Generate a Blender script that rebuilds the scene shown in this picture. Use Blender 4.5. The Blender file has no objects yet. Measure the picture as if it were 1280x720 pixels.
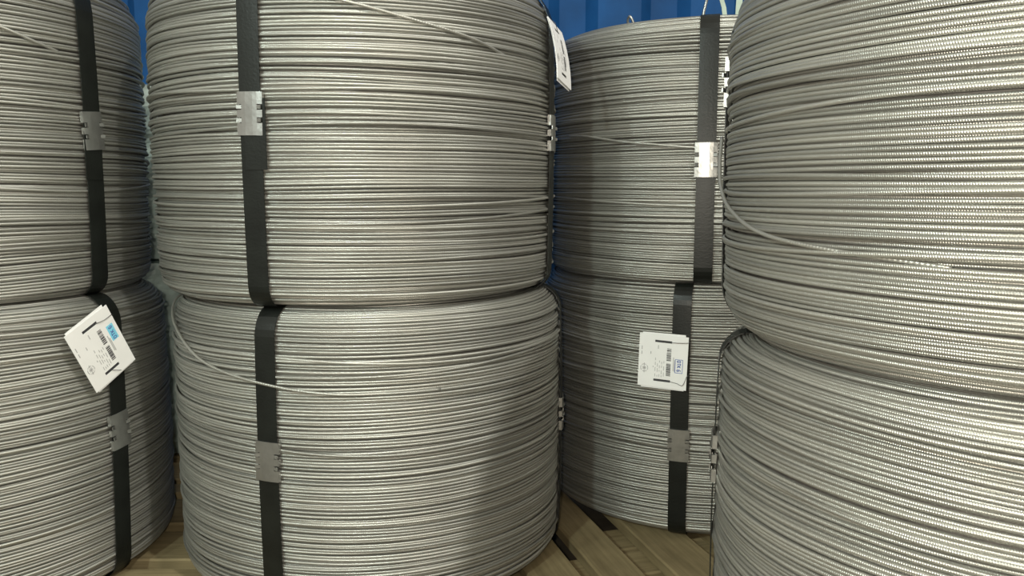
import bpy, math, random
import numpy as np
from mathutils import Vector, Matrix

# ------------------------------------------------------------------ camera, world, lights
scene = bpy.context.scene
COL = scene.collection
CAM_Z = 0.775                       # camera height above the concrete floor
DECK = CAM_Z - 0.63                 # top of the pallet boards
PI = math.pi

cam_d = bpy.data.cameras.new('camera')
cam_d.sensor_width = 36.0
cam_d.lens = 36.0 * 1000.0 / 1280.0
cam_d.clip_start = 0.01
cam = bpy.data.objects.new('camera', cam_d)
COL.objects.link(cam)
cam.location = (0, 0, CAM_Z)
cam.rotation_euler = (math.radians(90 - 7.1), 0, 0)
scene.camera = cam

world = bpy.data.worlds.new('world')
scene.world = world
world.use_nodes = True
world.node_tree.nodes['Background'].inputs[0].default_value = (0.80, 0.73, 0.62, 1)
world.node_tree.nodes['Background'].inputs[1].default_value = 0.36

def lamp(name, loc, power, color, radius):
    d = bpy.data.lights.new(name, 'POINT')
    d.energy = power
    d.color = color
    d.shadow_soft_size = radius
    o = bpy.data.objects.new(name, d)
    COL.objects.link(o)
    o.location = loc
    return o

lamp('phone_flash', (-0.035, 0.0, CAM_Z + 0.02), 12.5, (1.0, 0.91, 0.76), 0.012)
lamp('work_lamp', (-0.98, -0.70, CAM_Z + 0.85), 42.0, (0.85, 1.0, 0.93), 0.05)
lamp('work_lamp', (-1.15, -0.10, CAM_Z + 0.95), 13.0, (0.85, 1.0, 0.93), 0.05)
lamp('ceiling_lamp', (1.25, -0.45, CAM_Z + 2.30), 118.0, (0.98, 0.98, 0.90), 0.06)

vs = scene.view_settings
vs.view_transform = 'Standard'
vs.look = 'None'
vs.gamma = 1.0
vs.use_curve_mapping = False
vs.exposure = 0.82

# ------------------------------------------------------------------ helpers
def tag(o, label=None, cat=None, group=None, kind=None):
    if label: o['label'] = label
    if cat: o['category'] = cat
    if group: o['group'] = group
    if kind: o['kind'] = kind
    return o

def empty(name, loc=(0, 0, 0), rz=0.0):
    o = bpy.data.objects.new(name, None)
    o.empty_display_size = 0.05
    COL.objects.link(o)
    o.location = loc
    o.rotation_euler = (0, 0, rz)
    return o

def mesh_obj(name, verts, faces, mat, parent=None, smooth=False):
    me = bpy.data.meshes.new(name)
    me.from_pydata([tuple(v) for v in verts], [], faces)
    me.update()
    if smooth:
        me.polygons.foreach_set('use_smooth', [True] * len(me.polygons))
    me.materials.append(mat)
    o = bpy.data.objects.new(name, me)
    COL.objects.link(o)
    if parent: o.parent = parent
    return o

class MB:
    """collects geometry for ONE mesh"""
    def __init__(self):
        self.v = []; self.f = []
    def add(self, v, f):
        b = len(self.v)
        self.v += [tuple(p) for p in v]
        self.f += [tuple(i + b for i in q) for q in f]
    def hexa(self, p):
        self.add(p, [(0, 3, 2, 1), (4, 5, 6, 7), (0, 1, 5, 4), (1, 2, 6, 5), (2, 3, 7, 6), (3, 0, 4, 7)])
    def box(self, x0, x1, y0, y1, z0, z1):
        self.hexa([(x0, y0, z0), (x1, y0, z0), (x1, y1, z0), (x0, y1, z0),
                   (x0, y0, z1), (x1, y0, z1), (x1, y1, z1), (x0, y1, z1)])
    def tube(self, pts, r, n=8):
        pts = [Vector(p) for p in pts]
        rows = []
        up = None
        for i, p in enumerate(pts):
            a = pts[max(0, i - 1)]; c = pts[min(len(pts) - 1, i + 1)]
            t = (c - a).normalized()
            if up is None:
                up = Vector((0, 0, 1)) if abs(t.z) < 0.9 else Vector((1, 0, 0))
            s = t.cross(up).normalized()
            up = s.cross(t).normalized()
            rows.append([p + r * (math.cos(2 * PI * k / n) * s + math.sin(2 * PI * k / n) * up) for k in range(n)])
        v = [q for row in rows for q in row]
        f = []
        for i in range(len(rows) - 1):
            for k in range(n):
                k2 = (k + 1) % n
                f.append((i * n + k, i * n + k2, (i + 1) * n + k2, (i + 1) * n + k))
        f.append(tuple(reversed(range(n))))
        f.append(tuple((len(rows) - 1) * n + k for k in range(n)))
        self.add(v, f)
    def build(self, name, mat, parent=None, smooth=False):
        return mesh_obj(name, self.v, self.f, mat, parent, smooth)

def smooth_path(pts, n=12):
    """Catmull-Rom through the points"""
    P = [Vector(p) for p in pts]
    P = [P[0] * 2 - P[1]] + P + [P[-1] * 2 - P[-2]]
    out = []
    for i in range(1, len(P) - 2):
        for k in range(n):
            t = k / n
            a, b, c, d = P[i - 1], P[i], P[i + 1], P[i + 2]
            out.append(0.5 * ((2 * b) + (c - a) * t + (2 * a - 5 * b + 4 * c - d) * t * t + (3 * b - a - 3 * c + d) * t ** 3))
    out.append(P[-2])
    return out

# ------------------------------------------------------------------ materials
def new_mat(name):
    m = bpy.data.materials.new(name)
    m.use_nodes = True
    nt = m.node_tree
    return m, nt, nt.nodes['Principled BSDF']

def nd(nt, kind, **kw):
    n = nt.nodes.new(kind)
    for k, v in kw.items():
        setattr(n, k, v)
    return n

def plain(name, col, rough=0.6, metal=0.0, noise=0.0, scale=40.0, bump=0.0, bscale=200.0, spec=0.5):
    m, nt, b = new_mat(name)
    b.inputs['Roughness'].default_value = rough
    b.inputs['Metallic'].default_value = metal
    b.inputs['Specular IOR Level'].default_value = spec
    b.inputs['Base Color'].default_value = (*col, 1)
    tc = nd(nt, 'ShaderNodeTexCoord')
    if noise:
        n = nd(nt, 'ShaderNodeTexNoise')
        n.inputs['Scale'].default_value = scale
        n.inputs['Detail'].default_value = 5
        nt.links.new(tc.outputs['Object'], n.inputs['Vector'])
        r = nd(nt, 'ShaderNodeValToRGB')
        r.color_ramp.elements[0].position = 0.3
        r.color_ramp.elements[1].position = 0.7
        r.color_ramp.elements[0].color = (*[c * (1 - noise) for c in col], 1)
        r.color_ramp.elements[1].color = (*[min(1, c * (1 + noise)) for c in col], 1)
        nt.links.new(n.outputs['Fac'], r.inputs['Fac'])
        nt.links.new(r.outputs['Color'], b.inputs['Base Color'])
    if bump:
        n2 = nd(nt, 'ShaderNodeTexNoise')
        n2.inputs['Scale'].default_value = bscale
        n2.inputs['Detail'].default_value = 4
        nt.links.new(tc.outputs['Object'], n2.inputs['Vector'])
        bp = nd(nt, 'ShaderNodeBump')
        bp.inputs['Strength'].default_value = bump
        bp.inputs['Distance'].default_value = 0.002
        nt.links.new(n2.outputs['Fac'], bp.inputs['Height'])
        nt.links.new(bp.outputs['Normal'], b.inputs['Normal'])
    return m

def wire_material(name, col):
    """drawn ribbed steel: UV.x counts ribs along the wire, floor(UV.y) is the turn number"""
    m, nt, b = new_mat(name)
    L = nt.links.new
    uv = nd(nt, 'ShaderNodeUVMap'); uv.uv_map = 'wire'
    sep = nd(nt, 'ShaderNodeSeparateXYZ'); L(uv.outputs['UV'], sep.inputs[0])
    fl = nd(nt, 'ShaderNodeMath', operation='FLOOR'); L(sep.outputs['Y'], fl.inputs[0])
    wn = nd(nt, 'ShaderNodeTexWhiteNoise', noise_dimensions='1D'); L(fl.outputs[0], wn.inputs['W'])
    # tone of each turn plus streaks along the turn
    tc = nd(nt, 'ShaderNodeTexCoord')
    no = nd(nt, 'ShaderNodeTexNoise'); no.inputs['Scale'].default_value = 14; no.inputs['Detail'].default_value = 6
    L(tc.outputs['Object'], no.inputs['Vector'])
    ad = nd(nt, 'ShaderNodeMath', operation='MULTIPLY_ADD'); L(no.outputs['Fac'], ad.inputs[0])
    ad.inputs[1].default_value = 0.5
    L(wn.outputs['Value'], ad.inputs[2])
    r = nd(nt, 'ShaderNodeValToRGB')
    r.color_ramp.elements[0].position = 0.1
    r.color_ramp.elements[1].position = 1.35 if False else 1.0
    r.color_ramp.elements[0].color = (*[c * 0.72 for c in col], 1)
    r.color_ramp.elements[1].color = (*[min(1, c * 1.18) for c in col], 1)
    L(ad.outputs[0], r.inputs['Fac'])
    L(r.outputs['Color'], b.inputs['Base Color'])
    b.inputs['Metallic'].default_value = 0.72
    b.inputs['Roughness'].default_value = 0.39
    # transverse ribs
    sl = nd(nt, 'ShaderNodeMath', operation='FRACT'); L(sep.outputs['Y'], sl.inputs[0])
    mu = nd(nt, 'ShaderNodeMath', operation='MULTIPLY_ADD'); L(sl.outputs[0], mu.inputs[0])
    mu.inputs[1].default_value = 1.2
    L(sep.outputs['X'], mu.inputs[2])
    m2 = nd(nt, 'ShaderNodeMath', operation='MULTIPLY'); L(mu.outputs[0], m2.inputs[0]); m2.inputs[1].default_value = 2 * PI
    sn = nd(nt, 'ShaderNodeMath', operation='SINE'); L(m2.outputs[0], sn.inputs[0])
    bp = nd(nt, 'ShaderNodeBump'); bp.inputs['Strength'].default_value = 0.28; bp.inputs['Distance'].default_value = 0.0005
    L(sn.outputs[0], bp.inputs['Height'])
    L(bp.outputs['Normal'], b.inputs['Normal'])
    return m

def wood_material(name, c0, c1):
    m, nt, b = new_mat(name)
    L = nt.links.new
    tc = nd(nt, 'ShaderNodeTexCoord')
    mp = nd(nt, 'ShaderNodeMapping'); mp.inputs['Scale'].default_value = (3, 60, 60)
    L(tc.outputs['Object'], mp.inputs['Vector'])
    n = nd(nt, 'ShaderNodeTexNoise'); n.inputs['Scale'].default_value = 2.0; n.inputs['Detail'].default_value = 6
    L(mp.outputs['Vector'], n.inputs['Vector'])
    n2 = nd(nt, 'ShaderNodeTexNoise'); n2.inputs['Scale'].default_value = 9.0; n2.inputs['Detail'].default_value = 5
    L(tc.outputs['Object'], n2.inputs['Vector'])
    a = nd(nt, 'ShaderNodeMath', operation='MULTIPLY_ADD'); L(n.outputs['Fac'], a.inputs[0]); a.inputs[1].default_value = 0.5
    s2 = nd(nt, 'ShaderNodeMath', operation='MULTIPLY'); L(n2.outputs['Fac'], s2.inputs[0]); s2.inputs[1].default_value = 0.5
    L(s2.outputs[0], a.inputs[2])
    r = nd(nt, 'ShaderNodeValToRGB')
    r.color_ramp.elements[0].position = 0.32; r.color_ramp.elements[0].color = (*c0, 1)
    r.color_ramp.elements[1].position = 0.68; r.color_ramp.elements[1].color = (*c1, 1)
    L(a.outputs[0], r.inputs['Fac']); L(r.outputs['Color'], b.inputs['Base Color'])
    b.inputs['Roughness'].default_value = 0.8
    bp = nd(nt, 'ShaderNodeBump'); bp.inputs['Strength'].default_value = 0.4; bp.inputs['Distance'].default_value = 0.002
    L(n.outputs['Fac'], bp.inputs['Height']); L(bp.outputs['Normal'], b.inputs['Normal'])
    return m

M_WIRE = wire_material('drawn_steel_wire', (0.415, 0.412, 0.378))
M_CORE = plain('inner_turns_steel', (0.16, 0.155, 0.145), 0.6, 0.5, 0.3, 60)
M_STRAP = plain('black_strap', (0.009, 0.0105, 0.009), 0.38, 0.0, 0.25, 30, 0.15, 300, 0.35)
M_SEAL = plain('galvanised_seal', (0.40, 0.40, 0.385), 0.34, 0.85, 0.12, 60, 0.15, 150)
M_CARD = plain('white_card', (0.95, 0.95, 0.94), 0.55, 0.0, 0.02, 30)
M_SLOT = plain('dark_print', (0.05, 0.05, 0.055), 0.7)
M_GREY = plain('grey_print', (0.50, 0.50, 0.50), 0.7)
M_BLUE = plain('blue_ink', (0.10, 0.16, 0.45), 0.7)
M_CYAN = plain('cyan_stamp', (0.25, 0.70, 0.90), 0.6)
M_TIE = plain('thin_dark_wire', (0.10, 0.10, 0.10), 0.4, 0.6)
M_PALE = plain('pale_green_strap', (0.42, 0.50, 0.42), 0.45, 0.0, 0.1, 40)
M_WOOD = wood_material('pallet_wood', (0.14, 0.106, 0.05), (0.315, 0.25, 0.132))
M_FLOOR = plain('concrete', (0.11, 0.093, 0.065), 0.85, 0, 0.3, 12, 0.4, 80)
M_WALL = plain('blue_painted_sheet', (0.0045, 0.069, 0.225), 0.6, 0, 0.25, 6, 0.2, 60, 0.25)
M_FILM = plain('crumpled_film', (0.40, 0.50, 0.47), 0.18, 0, 0.3, 25, 0.5, 90, 0.8)

# ------------------------------------------------------------------ the setting
def build_setting():
    fl = MB(); fl.box(-4.5, 4.5, -3.5, 2.55, -0.06, 0.0)
    tag(fl.build('floor', M_FLOOR), kind='structure')
    # trapezoid-corrugated steel sheet
    prof = []
    x = -4.5
    while x < 4.5:
        prof += [(x, 2.50), (x + 0.13, 2.50), (x + 0.165, 2.535), (x + 0.245, 2.535)]
        x += 0.28
    z0, z1 = 0.0, 3.2
    v = []; f = []
    for (px, py) in prof:
        v += [(px, py, z0), (px, py, z1), (px, py + 0.003, z1), (px, py + 0.003, z0)]
    for i in range(len(prof) - 1):
        a = i * 4; b = a + 4
        f += [(a, b, b + 1, a + 1), (a + 1, b + 1, b + 2, a + 2), (a + 2, b + 2, b + 3, a + 3), (a + 3, b + 3, b, a)]
    tag(mesh_obj('wall_back', v, f, M_WALL), kind='structure')
build_setting()

# ------------------------------------------------------------------ pallets
def plank_mesh(name, length, width, thick, seed):
    """a slightly uneven board, chamfered along its long top edges, long axis X"""
    rd = random.Random(seed)
    n = 6
    v = []; f = []
    c = 0.003
    for i in range(n + 1):
        x = -length / 2 + length * i / n
        dy = rd.uniform(-0.0015, 0.0015); dz = rd.uniform(-0.0012, 0.0)
        ring = [(-width / 2, -thick), (width / 2, -thick), (width / 2, -c), (width / 2 - c, 0), (-width / 2 + c, 0), (-width / 2, -c)]
        v += [(x, y + dy, z + dz) for (y, z) in ring]
    for i in range(n):
        for k in range(6):
            k2 = (k + 1) % 6
            f.append((i * 6 + k, (i + 1) * 6 + k, (i + 1) * 6 + k2, i * 6 + k2))
    f.append(tuple(range(6))); f.append(tuple(n * 6 + k for k in reversed(range(6))))
    me = bpy.data.meshes.new(name)
    me.from_pydata(v, [], f); me.update()
    me.materials.append(M_WOOD)
    return me

def plank(name, parent, loc, length, width, thick, rz=0.0, seed=0):
    o = bpy.data.objects.new(name, plank_mesh(name, length, width, thick, seed))
    COL.objects.link(o); o.parent = parent
    o.location = loc; o.rotation_euler = (0, 0, rz)
    return o

def build_pallets():
    # pallet under the back and right stacks: boards run away from the camera, leaning left
    ang = math.atan2(-0.957, 0.29)
    ax, bx = Vector((0.29, -0.957, 0)), Vector((0.957, 0.29, 0))
    org = Vector((0.098, 1.40, 0))                     # left edge of the second full board
    p = empty('wooden_pallet', (org.x, org.y, 0), ang)
    tag(p, 'wooden pallet with lengthwise boards under the back and right wire coil stacks', 'pallet', 'wooden pallets')
    # local frame: +x along the boards towards the camera, +y to the right (bx)
    edges = [(-0.232, -0.155), (-0.113, -0.028), (0.0, 0.074), (0.122, 0.215), (0.255, 0.335), (0.37, 0.45), (0.485, 0.57), (0.605, 0.69), (0.725, 0.81), (0.845, 0.93)]
    for i, (a, b) in enumerate(edges):
        plank('deck_board', p, (0.22, (a + b) / 2, DECK - 0.0005 * (i % 3)), 1.50, b - a, 0.020, 0, i)
    plank('cross_board', p, (0.0, 0.30, DECK - 0.0225), 0.44, 0.085, 0.020, PI / 2, 19)
    for i, xx in enumerate((-0.46, 0.095, 0.215, 0.66, 0.92)):
        plank('cross_board', p, (xx, 0.35, DECK - 0.0225), 1.16, 0.085, 0.020, PI / 2, 20 + i)
    for i, xx in enumerate((-0.46, 0.10, 0.66, 0.92)):
        for j, yy in enumerate((-0.17, 0.35, 0.87)):
            plank('block', p, (xx, yy, DECK - 0.0435), 0.10, 0.10, DECK - 0.0435 - 0.02, 0, 40 + i * 3 + j)
    for j, yy in enumerate((-0.17, 0.35, 0.87)):
        plank('bottom_board', p, (0.23, yy, 0.0195), 1.48, 0.10, 0.0185, 0, 60 + j)
    # pallet under the left and centre stacks: boards run from side to side
    q = empty('wooden_pallet', (-0.86, 1.40, 0), math.radians(1.0))
    tag(q, 'wooden pallet with crosswise boards under the left and centre wire coil stacks', 'pallet', 'wooden pallets')
    ys = [(0.86, 0.96), (1.00, 1.11), (1.15, 1.265), (1.30, 1.415), (1.447, 1.57), (1.602, 1.655), (1.68, 1.79), (1.83, 1.93)]
    for i, (a, b) in enumerate(ys):
        plank('deck_board', q, (0, (a + b) / 2 - 1.40, DECK - 0.0005 * (i % 2)), 1.0, b - a, 0.022, 0, 80 + i)
    for i, xx in enumerate((-0.44, 0.0, 0.44)):
        plank('stringer', q, (xx, 0.0, DECK - 0.0245), 1.08, 0.08, DECK - 0.0245, PI / 2, 95 + i)
build_pallets()

# ------------------------------------------------------------------ wire coils
WR = 0.0023                                             # wire radius

class Profile:
    """rounded cross-section of a coil: bottom face, outer side, top face"""
    def __init__(self, R, H, rt=0.030, rb=0.030, rin=0.185, bulge=0.004):
        self.R, self.H, self.rt, self.rb, self.rin, self.bulge = R, H, rt, rb, rin, bulge
        self.a = R - rb - rin
        self.b = self.a + rb * PI / 2
        self.c = self.b + H - rb - rt
        self.d = self.c + rt * PI / 2
        self.e = self.d + R - rt - rin
    def at(self, s):
        s = np.asarray(s, dtype=float)
        R, H, rb, rt = self.R, self.H, self.rb, self.rt
        r = np.empty_like(s); z = np.empty_like(s); nr = np.empty_like(s); nz = np.empty_like(s)
        m = s < self.a
        r[m] = self.rin + s[m]; z[m] = 0; nr[m] = 0; nz[m] = -1
        m = (s >= self.a) & (s < self.b)
        t = (s[m] - self.a) / rb
        r[m] = R - rb + rb * np.sin(t); z[m] = rb - rb * np.cos(t); nr[m] = np.sin(t); nz[m] = -np.cos(t)
        m = (s >= self.b) & (s < self.c)
        r[m] = R; z[m] = rb + s[m] - self.b; nr[m] = 1; nz[m] = 0
        m = (s >= self.c) & (s < self.d)
        t = (s[m] - self.c) / rt
        r[m] = R - rt + rt * np.cos(t); z[m] = H - rt + rt * np.sin(t); nr[m] = np.cos(t); nz[m] = np.sin(t)
        m = s >= self.d
        r[m] = R - rt - (s[m] - self.d); z[m] = H; nr[m] = 0; nz[m] = 1
        u = 2 * z / H - 1
        r = r + self.bulge * (1 - u * u) * (r > self.rin + 0.05)
        return r, z, nr, nz
    def radius(self, z):
        R, H, rb, rt = self.R, self.H, self.rb, self.rt
        r = R
        if z > H - rt: r = R - rt + math.sqrt(max(0, rt * rt - (z - H + rt) ** 2))
        if z < rb: r = R - rb + math.sqrt(max(0, rb * rb - (rb - z) ** 2))
        return r + self.bulge * (1 - (2 * z / H - 1) ** 2)

def winding(name, prof, rng, parent, nseg=120, nside=5, top_turns=14, bottom_turns=8, layers=2):
    V = []; F = []; UV = []
    base = 0
    turn = 0
    kq = [(1, rng.uniform(8, 20), 0.0028), (2, rng.uniform(14, 30), 0.0020), (3, rng.uniform(20, 45), 0.0012), (5, rng.uniform(20, 60), 0.0005)]
    kp = [rng.uniform(0, 2 * PI) for _ in kq]
    for layer in range(layers):
        nsg = nseg if layer == 0 else max(64, nseg // 2)
        nsd = nside if layer == 0 else 4
        phi = np.linspace(0, 2 * PI, nsg + 1)           # last column repeats the first: clean UV seam
        s = prof.a - bottom_turns * 2 * WR + (0.003 if layer else 0)
        end = prof.d + top_turns * 2 * WR
        rings = []
        while s < end:
            rings.append(s)
            s += 2 * WR * rng.choice([0.93, 0.97, 1.0, 1.03, 1.10]) * (1.0 if rng.random() > 0.05 else 1.35)
        for si in rings:
            g = np.zeros_like(phi)
            for (k, q, A), p in zip(kq, kp):
                g += A * np.sin(k * phi + p + q * si)
            amp = 0.0009
            off = 0.0
            x = rng.random()
            if layer == 0:
                off = rng.gauss(0.0010, 0.0007)
                if x < 0.13: off = rng.uniform(0.0030, 0.0046)        # a sunken turn: dark groove
                elif x > 0.93:                                         # a turn that wanders over its neighbours
                    amp = rng.uniform(0.003, 0.007); off = -0.0016
            else:
                off = 0.0056 + rng.uniform(0, 0.001)
            g += amp * (np.sin(phi + rng.uniform(0, 6.28)) + 0.6 * np.sin(2 * phi + rng.uniform(0, 6.28)) + 0.35 * np.sin(4 * phi + rng.uniform(0, 6.28)))
            o = off + 0.0007 * np.sin(2 * phi + rng.uniform(0, 6.28)) + 0.0005 * np.sin(5 * phi + rng.uniform(0, 6.28))
            r, z, nr, nz = prof.at(si + g)
            rc = r - (WR + o) * nr
            zc = z - (WR + o) * nz
            psi = np.linspace(-math.radians(112), math.radians(112), nsd)
            cp, sp = np.cos(psi), np.sin(psi)
            rr = rc[:, None] + WR * (cp[None, :] * nr[:, None] - sp[None, :] * nz[:, None])
            zz = zc[:, None] + WR * (cp[None, :] * nz[:, None] + sp[None, :] * nr[:, None])
            zz = np.clip(zz, 0.0, prof.H)
            X = rr * np.cos(phi)[:, None]; Y = rr * np.sin(phi)[:, None]
            V.append(np.stack([X, Y, zz], -1).reshape(-1, 3))
            i = np.arange(nsg)[:, None]; k = np.arange(nsd - 1)[None, :]
            a = base + i * nsd + k
            q4 = np.stack([a, a + nsd, a + nsd + 1, a + 1], -1).reshape(-1, 4)
            F.append(q4)
            u = np.repeat(phi * prof.R / 0.0020, nsd); w = np.tile(np.linspace(0.02, 0.98, nsd), nsg + 1) + turn
            UV.append(np.stack([u, w], -1)[q4 - base].reshape(-1, 2))
            base += (nsg + 1) * nsd
            turn += 1
    V = np.concatenate(V); F = np.concatenate(F); UV = np.concatenate(UV)
    me = bpy.data.meshes.new(name)
    me.vertices.add(len(V)); me.vertices.foreach_set('co', V.ravel().astype(np.float32))
    me.loops.add(F.size); me.loops.foreach_set('vertex_index', F.ravel().astype(np.int32))
    me.polygons.add(len(F))
    me.polygons.foreach_set('loop_start', np.arange(0, F.size, 4, dtype=np.int32))
    me.polygons.foreach_set('use_smooth', np.ones(len(F), dtype=bool))
    uvl = me.uv_layers.new(name='wire')
    uvl.data.foreach_set('uv', UV.ravel().astype(np.float32))
    me.update(calc_edges=True)
    me.materials.append(M_WIRE)
    o = bpy.data.objects.new(name, me)
    COL.objects.link(o); o.parent = parent
    o['kind'] = 'stuff'
    return o

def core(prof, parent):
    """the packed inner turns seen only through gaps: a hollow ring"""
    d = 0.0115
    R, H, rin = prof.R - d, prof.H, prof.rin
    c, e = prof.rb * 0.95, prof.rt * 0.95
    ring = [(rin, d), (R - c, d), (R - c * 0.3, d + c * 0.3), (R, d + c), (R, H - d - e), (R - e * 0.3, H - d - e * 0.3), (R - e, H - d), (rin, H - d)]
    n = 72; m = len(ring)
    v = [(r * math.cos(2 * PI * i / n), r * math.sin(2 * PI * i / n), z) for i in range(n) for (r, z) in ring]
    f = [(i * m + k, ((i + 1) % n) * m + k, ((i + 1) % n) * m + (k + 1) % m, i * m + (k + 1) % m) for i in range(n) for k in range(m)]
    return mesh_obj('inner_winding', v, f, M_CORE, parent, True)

def strap(prof, az, parent, width=0.032, lean=0.0, tail=0.0, seal_z=None, seal_tilt=0.0, pale=False):
    """flat band looped round the coil's cross-section at azimuth az, with its crimped seal"""
    lift = 0.0022; th = 0.0012
    ss = np.concatenate([np.linspace(0.0, prof.a, 4), np.linspace(prof.a, prof.b, 8)[1:], np.linspace(prof.b, prof.c, 14)[1:],
                         np.linspace(prof.c, prof.d, 8)[1:], np.linspace(prof.d, prof.e, 4)[1:]])
    r, z, nr, nz = prof.at(ss)
    r = r + 0.0 
    path = [(r[i] + lift * nr[i], z[i] + lift * nz[i], nr[i], nz[i]) for i in range(len(ss))]
    path += [(prof.rin - lift, prof.H - 0.02, -1, 0), (prof.rin - lift, 0.02, -1, 0)]
    # keep the flat ends clear of the coil above / the deck below
    nw = 5
    V = []; F = []
    for side in (0, 1):
        for (pr, pz, qr, qz) in path:
            for k in range(nw):
                w = (k / (nw - 1) - 0.5) * width
                rr = pr + side * th * qr; zz = min(max(pz + side * th * qz, 0.0004 * side), prof.H + 0.0012 - 0.0004 * side)
                a = az + (w + lean * (pz / prof.H - 0.5)) / max(rr, 0.1)
                V.append((rr * math.cos(a), rr * math.sin(a), zz))
    n = len(path); b = n * nw
    for i in range(n):
        j = (i + 1) % n
        for k in range(nw - 1):
            F.append((i * nw + k, i * nw + k + 1, j * nw + k + 1, j * nw + k))
            F.append((b + i * nw + k, b + j * nw + k, b + j * nw + k + 1, b + i * nw + k + 1))
        for k in (0, nw - 1):
            F.append((i * nw + k, j * nw + k, b + j * nw + k, b + i * nw + k) if k == 0 else (i * nw + k, b + i * nw + k, b + j * nw + k, j * nw + k))
    st = mesh_obj('strap', V, F, M_STRAP, parent)
    if seal_z is None:
        return st
    # local surface mapping for the seal: u across, v up, h outwards
    def surf(u, v, h):
        zz = seal_z + v
        rr = prof.radius(zz) + lift + th + h
        a = az + (u + lean * (zz / prof.H - 0.5)) / rr
        return (rr * math.cos(a), rr * math.sin(a), zz)
    if tail:
        tb = MB()
        rows = [-0.075, -0.05, -0.02, 0.0, 0.02]
        for i in range(len(rows) - 1):
            p = []
            for h in (0.0003, 0.0014):
                for (du, vv) in ((-width / 2, rows[i]), (width / 2, rows[i]), (width / 2, rows[i + 1]), (-width / 2, rows[i + 1])):
                    p.append(surf(du + tail * (1 + 0.0 * vv), vv, h))
            tb.hexa(p)
        tb.build('strap_tail', M_STRAP, st)
    w2 = width / 2 + 0.0022; hh = 0.029
    us = [-w2, -w2 + 0.0065, -w2 * 0.3, w2 * 0.3, w2 - 0.0065, w2]
    vv = [-hh, -0.0125, -0.005, 0.005, 0.0125, hh]
    sb = MB()
    ct, sn = math.cos(seal_tilt), math.sin(seal_tilt)
    def sp(u, v, h):
        bow = 0.0010 * (1 - (u / w2) ** 2)
        return surf(u * ct - v * sn, u * sn + v * ct, h + bow)
    for i in range(5):
        for j in range(5):
            edge = i in (0, 4)
            if edge and j in (1, 3):
                continue                                # the crimp notch
            p = []
            for h in (0.0006, 0.0022):
                for (uu, v_) in ((us[i], vv[j]), (us[i + 1], vv[j]), (us[i + 1], vv[j + 1]), (us[i], vv[j + 1])):
                    p.append(sp(uu, v_, h))
            sb.hexa(p)
    for sgn in (-1, 1):
        for j in (0, 2, 4):                             # folded side flanges
            p = []
            for h in (-0.0032, 0.0020):
                for (uu, v_) in ((sgn * w2 - 0.0009, vv[j]), (sgn * w2 + 0.0009, vv[j]), (sgn * w2 + 0.0009, vv[j + 1]), (sgn * w2 - 0.0009, vv[j + 1])):
                    p.append(sp(uu, v_, h))
            sb.hexa(p)
        for j in (1, 3):                                # crimped tongues bent outwards
            a0, a1 = sgn * (w2 - 0.0065), sgn * (w2 + 0.0002)
            v0, v1 = vv[j] + 0.0012, vv[j + 1] - 0.0012
            sb.hexa([sp(a0, v0, 0.0006), sp(a1, v0, 0.0034), sp(a1, v1, 0.0034), sp(a0, v1, 0.0006),
                     sp(a0, v0, 0.0020), sp(a1, v0, 0.0050), sp(a1, v1, 0.0050), sp(a0, v1, 0.0020)])
    seal = sb.build('strap_seal', M_SEAL, st)
    seal['label'] = 'crimped bare metal strap seal'
    return st

def surf_pt(prof, az_deg, z, h):
    r = prof.radius(z)
    a = math.radians(az_deg)
    return ((r + h) * math.cos(a), (r + h) * math.sin(a), z)

def coil(label, xy, z, R, H, seed, straps, strays=(), nseg=120, nside=5, top_turns=14, rt=0.035, rb=0.030):
    rng = random.Random(seed)
    root = empty('wire_coil', (xy[0], xy[1], z))
    tag(root, label, 'wire coil', 'strapped coils of grey ribbed wire')
    pr = Profile(R, H, rt, rb)
    winding('wire_winding', pr, rng, root, nseg, nside, top_turns)
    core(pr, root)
    for kw in straps:
        kw = dict(kw)
        az = math.radians(kw.pop('az'))
        strap(pr, az, root, **kw)
    for path in strays:
        mb = MB()
        pts = smooth_path([surf_pt(pr, *p) for p in path], 14)
        mb.tube(pts, WR * 0.95, 8)
        o = mb.build('stray_wire', M_WIRE, root, True)
        me = o.data
        uvl = me.uv_layers.new(name='wire')
        co = np.zeros(len(me.loops) * 2)
        vi = np.zeros(len(me.loops), dtype=np.int32); me.loops.foreach_get('vertex_index', vi)
        co[0::2] = (vi // 8) * 2.0; co[1::2] = 0.9
        uvl.data.foreach_set('uv', co)
    return root, pr

R0 = 0.33
HL = CAM_Z - 0.168 - DECK - 0.001                       # lower coils
HU = 0.285 + 0.168                                      # upper coils
ZU = DECK + HL + 0.003
ZL = DECK + 0.0015
def zl(zc): return zc + CAM_Z - ZL                      # height in a lower coil from a camera-relative height
def zu(zc): return zc + CAM_Z - ZU

P_L, P_M, P_B, P_R = (-0.953, 1.347), (-0.258, 1.433), (0.410, 1.705), (0.571, 0.857)

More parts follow.
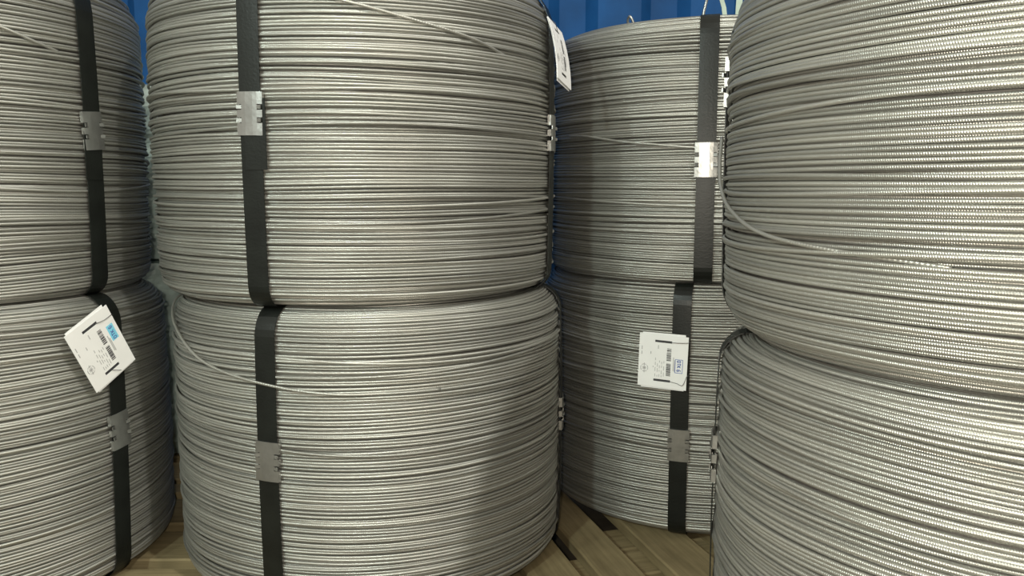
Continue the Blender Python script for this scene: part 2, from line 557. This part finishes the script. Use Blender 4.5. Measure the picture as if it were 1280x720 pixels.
def build_coils():
    S = {}
    S['Ll'] = coil('lower left wire coil with white tag crossing its black strap', P_L, ZL, R0, HL, 11,
         [dict(az=-17, seal_z=zl(-0.385), seal_tilt=0.1, lean=0.01), dict(az=-107), dict(az=73), dict(az=163)], rt=0.045)
    S['Lu'] = coil('upper left wire coil with single black strap, at left edge of picture', (P_L[0] - 0.018, P_L[1]), ZU, R0, HU + 0.055, 12,
         [dict(az=-15.8, seal_z=zu(0.088), seal_tilt=0.08, tail=-0.003), dict(az=-108), dict(az=72), dict(az=162)],
         [[(-48, zu(0.235), -0.002), (-38, zu(0.222), 0.0015), (-30, zu(0.208), 0.001), (-24, zu(0.20), -0.003)]], rt=0.075)
    S['Ml'] = coil('lower centre wire coil, standing on pallet, stray wire across its shoulder', (P_M[0] + 0.008, P_M[1]), ZL, R0 + 0.004, HL, 21,
         [dict(az=-107.0, seal_z=zl(-0.388), tail=0.0, seal_tilt=-0.03), dict(az=-7, seal_z=zl(-0.395)), dict(az=74), dict(az=164)],
         [[(-170, zl(-0.172), 0.0), (-158, zl(-0.185), 0.004), (-145, zl(-0.215), 0.004), (-128, zl(-0.255), 0.003), (-108, zl(-0.275), 0.003), (-88, zl(-0.287), 0.0025), (-64, zl(-0.289), -0.003)]],
         nseg=144, nside=6, rt=0.04)
    S['Mu'] = coil('upper centre wire coil, largest in the middle, tag hanging at its right edge', (P_M[0] - 0.008, P_M[1]), ZU, R0 + 0.007, HU + 0.045, 22,
         [dict(az=-104.7, seal_z=zu(0.100), tail=0.007, seal_tilt=-0.02), dict(az=-15, seal_z=zu(0.090)), dict(az=72), dict(az=162)],
         [[(-98, zu(0.265), 0.001), (-84, zu(0.248), 0.0015), (-70, zu(0.23), 0.0015), (-52, zu(0.21), 0.001), (-38, zu(0.19), -0.003)]],
         nseg=144, nside=6, rt=0.075)
    S['Bl'] = coil('lower back wire coil with white tag hung beside black strap', P_B, ZL, R0 + 0.006, HL, 31,
         [dict(az=-109.3, seal_z=zl(-0.455)), dict(az=-20), dict(az=68), dict(az=158)])
    S['Bu'] = coil('upper back wire coil with shiny strap seal, in front of blue wall', P_B, ZU, R0 + 0.006, HU + 0.005, 32,
         [dict(az=-103.7, seal_z=zu(0.048)), dict(az=-16), dict(az=74), dict(az=164)],
         [[(-152, zu(0.098), 0.0), (-143, zu(0.095), 0.004), (-130, zu(0.083), 0.004), (-118, zu(0.075), 0.005), (-110, zu(0.070), 0.004), (-104, zu(0.068), 0.0)]],
         top_turns=22)
    S['Rl'] = coil('lower right wire coil, closest to camera, under the upper one', P_R, ZL, R0, HL, 41,
         [dict(az=166, seal_z=zl(-0.32)), dict(az=-92), dict(az=-4), dict(az=82)], nseg=180, nside=8)
    S['Ru'] = coil('upper right wire coil, closest to camera, filling the right side', P_R, ZU, R0, HU, 42,
         [dict(az=157, seal_z=zu(0.125)), dict(az=-92), dict(az=-4), dict(az=82)],
         [[(160, zu(0.06), 0.006), (166, zu(0.028), 0.006), (172, zu(0.0), 0.006), (180, zu(-0.022), 0.005), (192, zu(-0.042), 0.004), (206, zu(-0.052), 0.002), (226, zu(-0.062), -0.004)]],
         nseg=180, nside=8, rt=0.135, rb=0.05)
    return S
COILS = build_coils()

# ------------------------------------------------------------------ wire and strap ends standing up from the back coil
def build_ends():
    root = COILS['Bu'][0]
    def P(az, r, z):
        a = math.radians(az)
        return (r * math.cos(a), r * math.sin(a), z)
    mb = MB()
    mb.tube(smooth_path([P(-133, 0.285, HU + 0.001), P(-133.5, 0.292, HU + 0.012), P(-132, 0.298, HU + 0.019), P(-131, 0.296, HU + 0.012), P(-130.5, 0.290, HU - 0.003)], 8), 0.0022, 8)
    mb.build('wire_end', M_SEAL, root, True)
    mb = MB()
    mb.tube(smooth_path([P(-107, 0.25, HU + 0.001), P(-106.5, 0.25, HU + 0.02), P(-105, 0.25, HU + 0.05), P(-103, 0.25, HU + 0.09)], 8), 0.0026, 8)
    mb.build('wire_end', M_SEAL, root, True)
    for (az, lean, w) in ((-97.3, -0.028, 0.004), (-92.2, 0.004, 0.0055)):
        mb = MB()
        c = Vector(P(az, 0.24, HU + 0.001))
        rows = [(0, 0), (0.03, 0.15), (0.06, 0.5), (0.10, 1.0), (0.14, 1.2)]
        for i in range(len(rows) - 1):
            (h0, l0), (h1, l1) = rows[i], rows[i + 1]
            a = c + Vector((lean * l0, 0, h0)); b = c + Vector((lean * l1, 0, h1))
            mb.hexa([a + Vector((-w, 0, 0)), a + Vector((w, 0, 0)), a + Vector((w, 0.0015, 0)), a + Vector((-w, 0.0015, 0)),
                     b + Vector((-w, 0, 0)), b + Vector((w, 0, 0)), b + Vector((w, 0.0015, 0)), b + Vector((-w, 0.0015, 0))])
        mb.build('strap_end', M_PALE, root)
build_ends()

# ------------------------------------------------------------------ plastic-wrapped coils behind
def wrapped(label, xy, z, H, R, seed):
    rng = np.random.default_rng(seed)
    n, m = 96, 40
    ph = np.arange(n) * 2 * PI / n
    ks = [(rng.integers(2, 14), rng.uniform(5, 60), rng.uniform(0, 6.28)) for _ in range(26)]
    def rough(p, zz):
        v = 0
        for (k, q, o) in ks:
            v = v + abs(math.sin(k * p * 0.5 * 2 / 2 + q * zz + o))
        return v / len(ks) - 0.64
    root = empty('wrapped_coil', (xy[0], xy[1], z))
    tag(root, label, 'wire coil', 'film wrapped coils behind the front row')
    V = []; F = []
    prof = [(0.02, 0.0), (R - 0.05, 0.0)] + [(R - 0.03 * (abs(2 * t - 1) ** 6), 0.004 + t * (H - 0.008)) for t in np.linspace(0, 1, m)] + [(R - 0.05, H), (0.02, H)]
    for i, (r, zz) in enumerate(prof):
        for p in ph:
            rr = r + (0.05 * rough(p, zz) if 2 <= i < m + 2 else 0)
            V.append((rr * math.cos(p), rr * math.sin(p), zz))
    k = len(prof)
    for i in range(k - 1):
        for j in range(n):
            j2 = (j + 1) % n
            F.append((i * n + j, i * n + j2, (i + 1) * n + j2, (i + 1) * n + j))
    F.append(tuple(reversed(range(n)))); F.append(tuple((k - 1) * n + j for j in range(n)))
    mesh_obj('plastic_film', V, F, M_FILM, root)
    return root

def build_wrapped():
    c = (-0.80, 2.12)
    p = empty('wooden_pallet', (c[0], c[1], 0))
    tag(p, 'wooden pallet at the back, under the film wrapped coils', 'pallet', 'wooden pallets')
    for i in range(3):
        plank('stringer', p, (0, -0.12 + 0.12 * i, DECK - 0.0225), 0.62, 0.05, DECK - 0.0225, 0, 130 + i)
    for i in range(6):
        plank('deck_board', p, (-0.25 + 0.1 * i, 0, DECK), 0.32, 0.085, 0.022, PI / 2, 140 + i)
    wrapped('film wrapped coil at the back, lower one, seen between left and centre stacks', c, DECK + 0.001, HL, 0.31, 5)
    wrapped('pale teal film wrapped coil at the back, upper one, between left and centre stacks', c, ZU + 0.001, 0.40, 0.31, 6)
build_wrapped()

# ------------------------------------------------------------------ paper tags
LET = {'O': [[(0.15, 0), (0, .2), (0, .8), (.15, 1), (.45, 1), (.6, .8), (.6, .2), (.45, 0), (.15, 0)]],
       'T': [[(0, 1), (.7, 1)], [(.35, 1), (.35, 0)]],
       'K': [[(0, 0), (0, 1)], [(.6, 1), (0, .45)], [(.15, .6), (.62, 0)]],
       '6': [[(.55, .9), (.4, 1), (.15, 1), (0, .75), (0, .2), (.15, 0), (.42, 0), (.57, .18), (.57, .4), (.42, .55), (.15, .55), (0, .4)]]}

def paper_tag(label, center, udir, vdir, W, H, bend=0.0, stamp='line', stamp_pos=(0.83, 0.56), up=True, ties=()):
    """card centred at a point; u runs across (left to right), v runs down the card"""
    u = Vector(udir).normalized(); v = Vector(vdir); v = (v - u * v.dot(u)).normalized()
    nrm = u.cross(v) * -1.0                                # faces the reader
    root = empty('paper_tag', center)
    tag(root, label, 'tag', 'white paper tags')
    def pt(a, b, h=0.0):
        h2 = h + bend * ((2 * b - 1) ** 2)
        return u * ((a - 0.5) * W) + v * ((b - 0.5) * H) + nrm * h2
    def card(name, t0, t1, inset, rot, slots):
        mb = MB()
        us = [0, .325, .67, 1]; vs_ = [0, .105, .148, .3, .5, .7, .842, .885, 1]
        if not slots: us = [0, .5, 1]; vs_ = [0, .25, .5, .75, 1]
        for i in range(len(us) - 1):
            for j in range(len(vs_) - 1):
                if slots and i == 1 and j in (1, 6): continue
                q = []
                for h in (t0, t1):
                    for (a, b) in ((us[i], vs_[j]), (us[i], vs_[j + 1]), (us[i + 1], vs_[j + 1]), (us[i + 1], vs_[j])):
                        a2 = inset + a * (1 - 2 * inset); b2 = -inset * 0.45 + b * (1 + 0.9 * inset) if inset else b
                        a3 = a2 + rot * (b2 - .5); b3 = b2 - rot * (a2 - .5)
                        q.append(pt(a3, b3, h))
                mb.hexa(q)
        return mb.build(name, M_CARD, root)
    card('card', 0.0, 0.0006, 0.0, 0.0, True)
    card('back_card', -0.0022, -0.0016, 0.06, 0.012, False)
    def rect(mb, a0, a1, b0, b1, h=0.0009):
        q = [pt(a0, b0, 0.0007), pt(a0, b1, 0.0007), pt(a1, b1, 0.0007), pt(a1, b0, 0.0007),
             pt(a0, b0, h), pt(a0, b1, h), pt(a1, b1, h), pt(a1, b0, h)]
        mb.hexa(q)
    def stroke(mb, p0, p1, w):
        d = Vector((p1[0] - p0[0], (p1[1] - p0[1]) * H / W)); 
        if d.length < 1e-6: return
        d.normalize(); nx, ny = -d.y * w, d.x * w * W / H
        c = [(p0[0] + nx, p0[1] + ny), (p1[0] + nx, p1[1] + ny), (p1[0] - nx, p1[1] - ny), (p0[0] - nx, p0[1] - ny)]
        mb.hexa([pt(a, b, 0.0007) for a, b in c] + [pt(a, b, 0.0010) for a, b in c])
    # slot liners: dark backing seen through the punched slots
    for (b0, b1) in ((.095, .158), (.832, .895)):
        mb = MB()
        q = [pt(a, b, h) for h in (-0.0014, -0.0010) for (a, b) in ((.32, b0), (.32, b1), (.675, b1), (.675, b0))]
        mb.hexa(q)
        mb.build('slot', M_SLOT, root)
    # bar code: short bars stacked down the card
    rd = random.Random(3)
    mb = MB()
    b = 0.245
    while b < 0.76:
        w = rd.choice([0.005, 0.008, 0.012, 0.018])
        if not (0.485 < b < 0.525): rect(mb, .575, .665, b, b + w)
        b += w + rd.choice([0.005, 0.008, 0.011])
    mb.build('barcode', M_SLOT, root)
    # faint printed lines
    mb = MB()
    for a in (.345, .39, .43, .475, .52):
        b = rd.uniform(.33, .55)
        while b < .79:
            l = rd.uniform(.03, .08); rect(mb, a, a + .012, b, min(b + l, .80)); b += l + rd.uniform(.015, .06)
    for (a, b0, b1) in ((.055, .24, .31), (.055, .34, .40), (.24, .33, .38), (.39, .20, .27), (.30, .60, .63), (.71, .40, .66), (.735, .45, .67)):
        rect(mb, a, a + .016, b0, b1)
    mb.build('printed_text', M_GREY, root)
    # round emblem with a star of strokes inside
    mb = MB()
    ec = (.125, .655); er = .075
    pts = [(ec[0] + er * math.cos(t * PI / 12), ec[1] + er * W / H * math.sin(t * PI / 12)) for t in range(25)]
    for i in range(24):
        if i % 6 != 2: stroke(mb, pts[i], pts[i + 1], 0.006)
    for t in range(4):
        c, s = math.cos(t * PI / 4), math.sin(t * PI / 4)
        l = er * (0.62 if t != 2 else 1.35)
        stroke(mb, (ec[0] - l * c, ec[1] - l * s * W / H), (ec[0] + l * c, ec[1] + l * s * W / H), 0.006)
    mb.build('emblem', M_GREY, root)
    # inspection stamp
    if stamp:
        cx, cy = stamp_pos
        if stamp == 'cyan':
            mb = MB(); rect(mb, cx - .075, cx + .075, cy - .125, cy + .125, 0.0008); mb.build('stamp_box', M_CYAN, root)
        else:
            mb = MB()
            A = [(cx - .075, cy - .125), (cx + .075, cy - .125), (cx + .075, cy + .125), (cx - .075, cy + .125)]
            for i in range(4): stroke(mb, A[i], A[(i + 1) % 4], 0.005)
            mb.build('stamp_box', M_BLUE, root)
        mb = MB()
        adv = 0.0; sc = .052; hgt = .07
        for ch in 'OTK 6':
            if ch == ' ': adv += .45; continue
            for line in LET[ch]:
                for i in range(len(line) - 1):
                    q = []
                    for (lx, ly) in (line[i], line[i + 1]):
                        along = (adv + lx) * sc - .105
                        if up: q.append((cx - (ly - .5) * hgt, cy - along))     # read upwards
                        else:  q.append((cx + (ly - .5) * hgt, cy + along))     # read downwards
                    stroke(mb, q[0], q[1], 0.0075)
            adv += .95
        mb.build('stamp_letters', M_BLUE, root)
    for path in ties:
        mb = MB(); mb.tube(smooth_path([pt(*p) for p in path], 8), 0.0005, 6)
        mb.build('tie_wire', M_TIE, root, True)
    return root

def build_tags():
    def on(xy, az, zc, h):
        a = math.radians(az)
        r = R0 + 0.004 + h
        return Vector((xy[0] + r * math.cos(a), xy[1] + r * math.sin(a), CAM_Z + zc))
    def tan(az):
        a = math.radians(az); return Vector((-math.sin(a), math.cos(a), 0))
    def out(az):
        a = math.radians(az); return Vector((math.cos(a), math.sin(a), 0))
    Z = Vector((0, 0, 1))
    # tag on the lower left coil: turned diamond-wise
    az = -23
    t = tan(-23)
    paper_tag('white paper tag turned askew with cyan stamp, on lower left coil', on(P_L, az, -0.245, 0.014),
              t * 57 + Z * 29, t * 35 - Z * 70, 0.084, 0.107, 0.0, 'cyan', (.85, .40), True,
              [[(.62, .13, .001), (.8, .16, .003), (.99, .17, .002), (1.08, .23, -.006), (1.12, .30, -.014)],
               [(.45, .86, .001), (.56, .93, .003), (.66, 1.01, -.002), (.62, 1.10, -.012)]])
    # tag on the lower back coil: square on
    az = -114.2
    t = tan(az)
    paper_tag('white paper tag hanging upright on lower back coil', on(P_B, az, -0.303, 0.017),
              t + Z * -0.03, -Z + t * -0.04, 0.087, 0.095, 0.0, 'line', (.83, .56), False,
              [[(.64, .13, .001), (.8, .12, .003), (.99, .10, .004), (1.03, .10, -.006)],
               [(.62, .86, .001), (.80, .88, .002), (.93, .90, .003), (1.0, .74, .003), (1.03, .70, -.006)]])
    # tag on the upper centre coil, almost edge-on
    az = -20
    t = tan(-22)
    paper_tag('white paper tag seen nearly edge-on at right of upper centre coil', on(P_M, az, 0.213, 0.025),
              t * 0.98 - Z * 0.18, -Z * 0.97 + out(-20) * 0.22, 0.070, 0.100, -0.004, None, (.8, .5), True,
              [[(.5, .13, .001), (.3, .05, .004), (.4, -.06, -.002), (.55, -.10, -.006)]])
build_tags()
